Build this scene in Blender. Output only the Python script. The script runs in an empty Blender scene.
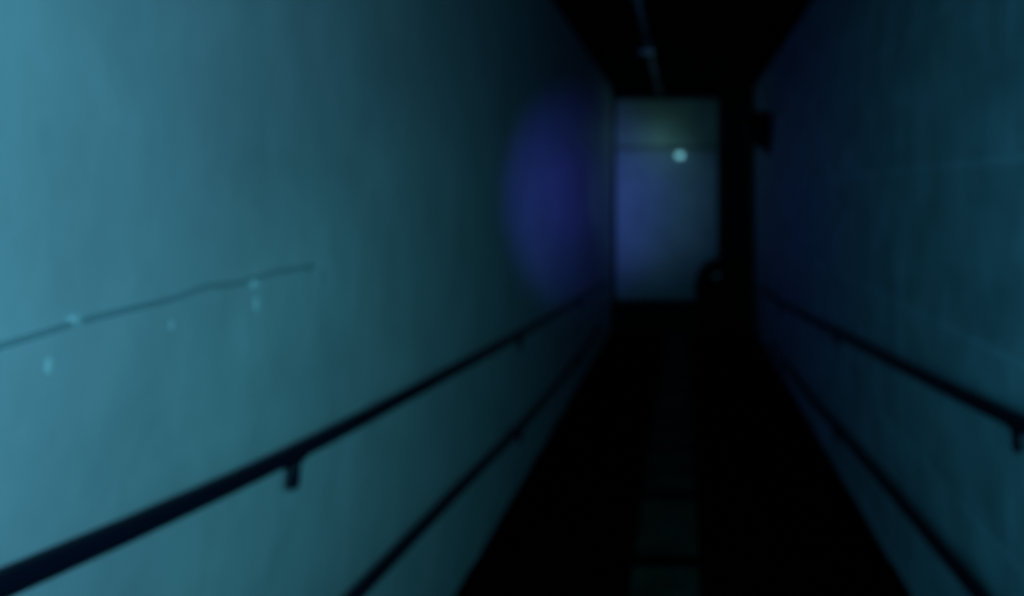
import bpy, bmesh, math, random
from mathutils import Vector, Matrix
random.seed(4)
S=bpy.context.scene
try:
    S.view_settings.view_transform='Standard'; S.view_settings.look='None'
except Exception: pass
F=800.0; VX,VY=683.0,195.0
EYE=1.72           # eye above floor at camera; world z=0 is floor level near camera
YEND=11.3; CEIL=EYE+1.5; YB=-1.6

# ---------- materials ----------
def mat(name,c,rough=.6,metal=0,noise=0,nscale=3,bump=0,bscale=20,emit=None,es=0,spec=.5,joints=None):
    m=bpy.data.materials.new(name); m.use_nodes=True
    nt=m.node_tree; b=nt.nodes['Principled BSDF']
    b.inputs['Base Color'].default_value=(*c,1); b.inputs['Roughness'].default_value=rough
    b.inputs['Metallic'].default_value=metal; b.inputs['Specular IOR Level'].default_value=spec
    tc=nt.nodes.new('ShaderNodeTexCoord')
    if noise:
        n=nt.nodes.new('ShaderNodeTexNoise'); n.inputs['Scale'].default_value=nscale; n.inputs['Detail'].default_value=5
        nt.links.new(tc.outputs['Object'],n.inputs['Vector'])
        r=nt.nodes.new('ShaderNodeValToRGB')
        r.color_ramp.elements[0].position=.3; r.color_ramp.elements[1].position=.7
        r.color_ramp.elements[0].color=(*[v*(1-noise) for v in c],1)
        r.color_ramp.elements[1].color=(*[min(1,v*(1+noise)) for v in c],1)
        nt.links.new(n.outputs['Fac'],r.inputs['Fac'])
        out=r.outputs['Color']
        if joints:
            mp=nt.nodes.new('ShaderNodeSeparateXYZ'); nt.links.new(tc.outputs['Object'],mp.inputs[0])
            cb=nt.nodes.new('ShaderNodeCombineXYZ')
            nt.links.new(mp.outputs['Y'],cb.inputs['X']); nt.links.new(mp.outputs['Z'],cb.inputs['Y'])
            br=nt.nodes.new('ShaderNodeTexBrick')
            br.inputs['Scale'].default_value=1; br.inputs['Brick Width'].default_value=1.22
            br.inputs['Row Height'].default_value=.61; br.inputs['Mortar Size'].default_value=.014
            br.inputs['Mortar Smooth'].default_value=.8
            br.inputs['Color1'].default_value=(1,1,1,1); br.inputs['Color2'].default_value=(.96,.96,.96,1)
            br.inputs['Mortar'].default_value=(joints,joints,joints,1)
            nt.links.new(cb.outputs[0],br.inputs['Vector'])
            mx=nt.nodes.new('ShaderNodeMix'); mx.data_type='RGBA'; mx.blend_type='MULTIPLY'; mx.inputs[0].default_value=1
            nt.links.new(out,mx.inputs[6]); nt.links.new(br.outputs['Color'],mx.inputs[7]); out=mx.outputs[2]
        nt.links.new(out,b.inputs['Base Color'])
    if bump:
        n2=nt.nodes.new('ShaderNodeTexNoise'); n2.inputs['Scale'].default_value=bscale; n2.inputs['Detail'].default_value=4
        nt.links.new(tc.outputs['Object'],n2.inputs['Vector'])
        bp=nt.nodes.new('ShaderNodeBump'); bp.inputs['Strength'].default_value=bump; bp.inputs['Distance'].default_value=.02
        nt.links.new(n2.outputs['Fac'],bp.inputs['Height']); nt.links.new(bp.outputs[0],b.inputs['Normal'])
    if emit:
        b.inputs['Emission Color'].default_value=(*emit,1); b.inputs['Emission Strength'].default_value=es
    return m
M_wl=mat('painted_plaster',(.58,.63,.66),.6,noise=.10,nscale=3,bump=.35,bscale=7,spec=.25,joints=.98)
M_wr=mat('painted_block',(.46,.56,.64),.6,noise=.25,nscale=4,bump=.45,bscale=6,spec=.25,joints=1.25)
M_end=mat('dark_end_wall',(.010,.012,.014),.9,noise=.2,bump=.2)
M_ceil=mat('near_black_ceiling',(.003,.004,.005),1,noise=.2,bump=.2,spec=.02)  # near-black ceiling colour with slight mottling
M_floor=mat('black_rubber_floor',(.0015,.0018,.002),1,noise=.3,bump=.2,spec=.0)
M_run=mat('worn_grey_runner',(.050,.055,.042),.9,noise=.5,nscale=5,bump=.4,spec=.05)
M_rail=mat('dark_painted_steel',(.005,.008,.022),.45,noise=.2,spec=.2)
M_door=mat('pale_painted_door',(.56,.62,.64),.5,noise=.12,nscale=3)
M_trans=mat('transom_panel_cream',(.54,.62,.50),.5,noise=.12)
M_frame=mat('door_frame_dark',(.012,.015,.02),.6)
M_black=mat('black_plastic',(.003,.003,.006),.6,spec=.2)
M_pipe=mat('galvanised_pipe',(.34,.38,.48),.3,metal=.8,noise=.6,nscale=9)
M_cable=mat('grey_cable',(.32,.42,.45),.7)
M_clip=mat('white_cable_clip',(.75,.84,.86),.5)
M_bulb=mat('lit_bulb',(.8,1,1),.3,emit=(.30,.9,1),es=.7)
M_met=mat('brushed_metal',(.4,.42,.45),.3,metal=1)

# ---------- mesh helpers ----------
class B:
    def __init__(s,name,mats):
        s.name=name; s.bm=bmesh.new(); s.mats=mats
    def _m(s,fs,mi,smooth=False):
        for f in fs: f.material_index=mi; f.smooth=smooth
    def box(s,c,d,mi=0,bev=0):
        r=bmesh.ops.create_cube(s.bm,size=1,matrix=Matrix.Translation(c)@Matrix.Diagonal((*d,1)))
        fs={f for v in r['verts'] for f in v.link_faces}
        s._m(fs,mi)
        if bev:
            es=list({e for v in r['verts'] for e in v.link_edges})
            q=bmesh.ops.bevel(s.bm,geom=es,offset=bev,segments=2,affect='EDGES',profile=.5)
            s._m(q['faces'],mi)
    def tube(s,pts,r,mi=0,n=14,cap=True):
        pts=[Vector(p) for p in pts]; rings=[]
        for i,p in enumerate(pts):
            t=(pts[min(i+1,len(pts)-1)]-pts[max(i-1,0)]).normalized()
            up=Vector((0,0,1)) if abs(t.z)<.9 else Vector((0,1,0))
            a=t.cross(up).normalized(); b=a.cross(t)
            rr=r[i] if isinstance(r,(list,tuple)) else r
            rings.append([s.bm.verts.new(p+(a*math.cos(k*2*math.pi/n)+b*math.sin(k*2*math.pi/n))*rr) for k in range(n)])
        for A,C in zip(rings,rings[1:]):
            for k in range(n):
                f=s.bm.faces.new((A[k],A[(k+1)%n],C[(k+1)%n],C[k])); f.material_index=mi; f.smooth=True
        if cap:
            for R in (rings[0],rings[-1]):
                f=s.bm.faces.new(R); f.material_index=mi
    def sphere(s,c,r,mi=0,sc=(1,1,1)):
        q=bmesh.ops.create_uvsphere(s.bm,u_segments=24,v_segments=14,radius=r,matrix=Matrix.Translation(c)@Matrix.Diagonal((*sc,1)))
        s._m({f for v in q['verts'] for f in v.link_faces},mi,True)
    def done(s):
        bmesh.ops.recalc_face_normals(s.bm,faces=s.bm.faces)
        me=bpy.data.meshes.new(s.name); s.bm.to_mesh(me); s.bm.free()
        for m in s.mats: me.materials.append(m)
        o=bpy.data.objects.new(s.name,me); S.collection.objects.link(o); return o

# ---------- room shell ----------
zb=-.45
H=CEIL-zb; ym=(YEND+YB)/2; L=YEND-YB
b=B('wall_left',[M_wl]); b.box((-1.05,ym,zb+H/2),(.1,L,H)); b.done()
b=B('wall_right',[M_wr]); b.box((1.05,ym,zb+H/2),(.1,L,H)); b.done()
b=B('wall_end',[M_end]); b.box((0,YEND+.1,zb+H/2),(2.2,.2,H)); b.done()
b=B('wall_back',[M_end]); b.box((0,YB-.05,zb+H/2),(2.2,.1,H)); b.done()
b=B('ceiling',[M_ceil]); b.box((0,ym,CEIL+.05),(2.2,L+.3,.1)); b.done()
def floor_z(y):
    return 0.0 if y<2 else -0.0155*math.floor((y-2)/.9+1)
b=B('floor',[M_floor,M_run])
RX,RW=-.08,.31
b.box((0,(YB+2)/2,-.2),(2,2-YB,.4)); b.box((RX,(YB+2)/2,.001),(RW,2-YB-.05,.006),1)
y=2.0
while y<YEND:
    y2=min(y+.9,YEND); z=floor_z(y+.01)
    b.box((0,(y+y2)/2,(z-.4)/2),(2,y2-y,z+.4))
    b.box((RX,(y+y2)/2+.04,z+.002),(RW,y2-y-.16,.006),1)
    b.box((0,y2-.02,z+.003),(1.9,.035,.008),0)
    y=y2
b.done()
FZ=floor_z(YEND-.05)

# ---------- handrails on wall ----------
def wallpt(px,py,side,off=.065):
    d=abs(px-VX); w=1-off
    return Vector((side*w, F*w/d, EYE-(py-VY)/d*w))
def smooth(pts,n=8):
    out=[]; P=[pts[0]]+pts+[pts[-1]]
    for i in range(1,len(P)-2):
        for k in range(n):
            t=k/n; p0,p1,p2,p3=P[i-1:i+3]
            out.append(.5*((2*p1)+(p2-p0)*t+(2*p0-5*p1+4*p2-p3)*t*t+(3*p1-p0-3*p2+p3)*t**3))
    out.append(pts[-1]); return out
def at_y(pts,y):
    for a,c in zip(pts,pts[1:]):
        if a.y<=y<=c.y: return a.lerp(c,(y-a.y)/(c.y-a.y))
    return pts[0]
def rail(side,pix,r,brs):
    pts=[wallpt(x,y,side) for x,y in pix]
    d=(pts[1]-pts[0]).normalized()
    k=(pts[0].y+.9)/d.y
    pts=[pts[0]-d*k]+pts
    path=smooth(pts,4)
    e=path[-1]; s0=path[0]
    path=[s0+Vector((side*.064,0,0)),s0+Vector((side*.02,-.0,0))]+[s0+Vector((0,.03,0))]+path[1:]+[e+Vector((side*.02,.04,0)),e+Vector((side*.064,.05,0))]
    b=B('handrail',[M_rail]); b.tube(path,r)
    for y in brs:
        p=at_y(path[2:-2],y); w=side
        # saddle, arm to the wall with rosette, and drop lug below the rail
        b.tube([p+Vector((0,0,-.006)),p+Vector((w*.03,0,-.022)),p+Vector((w*.064,0,-.03))],.011,n=10)
        b.tube([p+Vector((w*.058,0,-.03)),p+Vector((w*.0645,0,-.03))],.022,n=18)
        b.tube([p+Vector((0,0,-r*.6)),p+Vector((0,0,-.05)),p+Vector((w*.004,0,-.083)),p+Vector((w*.004,0,-.088))],[.014,.012,.013,.008],n=12)
        b.box(p+Vector((0,0,-r)),(.026,.07,.010),bev=.002)
    b.done()
rail(-1,[(0,585),(145,522),(290,455),(420,388),(545,320),(605,284)],.022,[.2,1.93,4.6,7.3])
rail(-1,[(355,596),(450,498),(545,400),(600,330)],.022,[.2,1.93,4.6,7.3])
rail(1,[(1024,425),(920,375),(855,342),(790,308),(762,290)],.025,[.2,2.25,4.9,7.6])
rail(1,[(980,596),(880,478),(800,385),(770,345)],.024,[.2,2.25,4.9,7.6])

# ---------- cable clipped along left wall ----------
cp=[(0,346),(40,334),(85,320),(130,309),(175,298),(205,287),(240,283),(275,272),(318,266)]
cpts=smooth([wallpt(x,y,-1,.003) for x,y in cp],5)
cpts=[Vector((-.997,-1.2,cpts[0].z+.03))]+cpts
b=B('wall_cable',[M_cable,M_clip]); b.tube(cpts,.0055,n=8)
e=cpts[-1]; b.tube([e,e+Vector((0,.02,-.006)),e+Vector((0,.025,-.05))],.003,n=8)
for x,y in [(75,321),(255,283),(318,266)]:
    p=wallpt(x,y,-1,.003); b.box(p,(.010,.02,.018),1,bev=.003)
b.done()
b=B('plaster_patch',[M_clip])
for x,y,s in [(50,366,.010),(257,304,.013),(172,325,.007)]:
    p=wallpt(x,y,-1,.0); b.sphere(p,s,0,(.25,1,1.4))
b.done()

# ---------- door at end ----------
def endx(px,d=YEND): return (px-VX)*d/F
def endz(py,d=YEND): return EYE-(py-VY)*d/F
xl,xr=-.95,endx(718)
zt,zm,zd=endz(100),endz(150),endz(299)
b=B('door_1',[M_door,M_trans,M_frame,M_met,M_black])
cx=(xl+xr)/2; w=xr-xl; YD=YEND-.025
b.box((cx,YD-.03,(zt+zm)/2+.02),(w,.05,zt-zm-.04),1,bev=.006)
b.box((cx,YD-.035,zm),(w,.07,.03),1,bev=.004)
b.box((cx,YD-.03,(zm+zd)/2-.01),(w-.02,.045,zm-zd-.02),0,bev=.006)
for (z0,z1) in ((zd+.15,zd+.85),(zd+1.0,zm-.15)):
    for (a,c) in (((cx,YD-.055,z0),(w-.3,.012,.025)),((cx,YD-.055,z1),(w-.3,.012,.025)),
                  ((cx-w/2+.15,YD-.055,(z0+z1)/2),(.025,.012,z1-z0)),((cx+w/2-.15,YD-.055,(z0+z1)/2),(.025,.012,z1-z0))):
        b.box(a,c,0,bev=.003)
b.box((xr+.03,YD-.04,(zt+FZ)/2),(.06,.07,zt-FZ),2)
b.box((cx,YD-.04,zt+.03),(w,.07,.06),2)
b.box((cx,YD-.035,(FZ+zd)/2),(w,.06,zd-FZ),4)
b.tube([(xr-.1,YD-.055,zd+.95),(xr-.1,YD-.1,zd+.95),(xr-.22,YD-.1,zd+.95)],.012,3,n=10)
b.done()

lx,lz=endx(680),endz(156)
b=B('bulkhead_lamp',[M_bulb,M_met])
b.tube([(lx,YD-.07,lz),(lx,YD-.10,lz)],.06,1,n=20)
b.sphere((lx,YD-.12,lz),.042,0,(1.4,.8,.9)); b.done()

# ---------- ceiling pipe ----------
b=B('ceiling_pipe',[M_pipe,M_black])
px_=-.33; pz=CEIL-.06
b.tube([(px_,YB,pz),(px_,YEND-.02,pz)],.026,0)
yy=-.8
while yy<YEND:
    b.tube([(px_,yy-.05,pz),(px_,yy+.05,pz)],.038,0)
    b.box((px_,yy+.5,CEIL-.025),(.03,.03,.045),1); b.box((px_,yy+.5,pz-.03),(.07,.03,.008),1)
    yy+=1.7
b.done()
b=B('ceiling_sprinkler',[M_pipe])
b.tube([(px_,7.3,pz),(px_,7.3,pz-.12)],.022); b.tube([(px_,7.3,pz-.12),(px_,7.3,pz-.14)],.07,n=18); b.done()

# ---------- dark globe wall lamp ----------
d=9.2; gx=endx(765,d); gz=endz(128,d)
b=B('globe_wall_lamp',[M_black])
b.sphere((gx-.04,d,gz),.20)
b.tube([(gx-.04,d,gz-.12),(gx-.04,d,gz-.22)],[.09,.06])
b.tube([(gx-.04,d,gz-.2),(gx-.02,d,gz-.24),(.97,d,gz-.24)],.02)
b.tube([(.96,d,gz-.24),(.999,d,gz-.24)],.07,n=20)
b.done()

# ---------- domed litter bin ----------
d=10.75; bx=endx(716,d); fz=floor_z(d)+.006
b=B('litter_bin',[M_black,M_met])
prof=[(.0,.23),(.03,.24),(.60,.275),(.62,.29),(.66,.29),(.68,.275)]
b.tube([(bx,d,fz+h) for h,_ in prof],[r for _,r in prof],n=28)
dome=[(.68+.34*math.sin(a),.27*math.cos(a)+.002) for a in [i*math.pi/2/8 for i in range(9)]]
b.tube([(bx,d,fz+h) for h,_ in dome],[r for _,r in dome],n=28)
b.box((bx,d-.25,fz+.79),(.22,.05,.13),0,bev=.01)
b.box((bx,d-.28,fz+.81),(.09,.01,.04),1,bev=.002)
b.done()

# ---------- lights ----------
def spot(name,loc,tgt,e,col,ang,blend,size):
    l=bpy.data.lights.new(name,'SPOT'); l.energy=e; l.color=col; l.spot_size=math.radians(ang); l.spot_blend=blend; l.shadow_soft_size=size
    o=bpy.data.objects.new(name,l); S.collection.objects.link(o); o.location=loc
    o.rotation_euler=(Vector(tgt)-Vector(loc)).to_track_quat('-Z','Y').to_euler(); return o
def point(name,loc,e,col,size):
    l=bpy.data.lights.new(name,'POINT'); l.energy=e; l.color=col; l.shadow_soft_size=size
    o=bpy.data.objects.new(name,l); S.collection.objects.link(o); o.location=loc
spot('torch_light',(.15,.1,EYE+.05),(-1,1.12,EYE+.0),59,(.19,.74,1.0),130,1,.05)
spot('left_wall_fill',(.3,.2,EYE),(-1,3.3,EYE-1.0),25,(.12,.84,.88),56,1,.06)  # added fill spot, carries light further along the left wall
spot('right_wall_fill',(-.3,.2,EYE),(1,2.7,EYE-.6),24,(.055,.66,.92),78,1,.06)  # added fill spot that brightens the right wall, no separate source
spot('violet_beam',(.45,.4,EYE),(-1,7.6,EYE-.02),560,(.085,.085,1.0),19,1,.04)
spot('violet_core',(.45,.4,EYE),(-1,7.6,EYE-.0),300,(.12,.085,1.0),9,1,.04)
spot('blue_beam',(.5,2.2,EYE),(-1,6.2,EYE-.3),15,(.16,.60,1.0),22,1,.04)
spot('door_beam',(-.50,6.6,EYE+.1),(-.58,YEND,EYE-.10),44,(.20,.55,1.0),33,1,.1)
point('bulkhead_glow',(lx-.3,YEND-.5,lz+.2),.38,(.35,1,.85),.05)

W=bpy.data.worlds.new('night'); S.world=W; W.use_nodes=True
W.node_tree.nodes['Background'].inputs[0].default_value=(.01,.02,.04,1); W.node_tree.nodes['Background'].inputs[1].default_value=.2

# ---------- camera ----------
c=bpy.data.cameras.new('camera'); o=bpy.data.objects.new('camera',c); S.collection.objects.link(o)
o.location=(0,0,EYE); o.rotation_euler=(math.pi/2,0,0)
c.sensor_width=36; c.sensor_fit='HORIZONTAL'; c.lens=36*F/1024
c.shift_x=-(VX-512)/1024; c.shift_y=-(298-VY)/1024
c.clip_start=.02
c.dof.use_dof=True; c.dof.focus_distance=.35; c.dof.aperture_fstop=5.0
S.camera=o
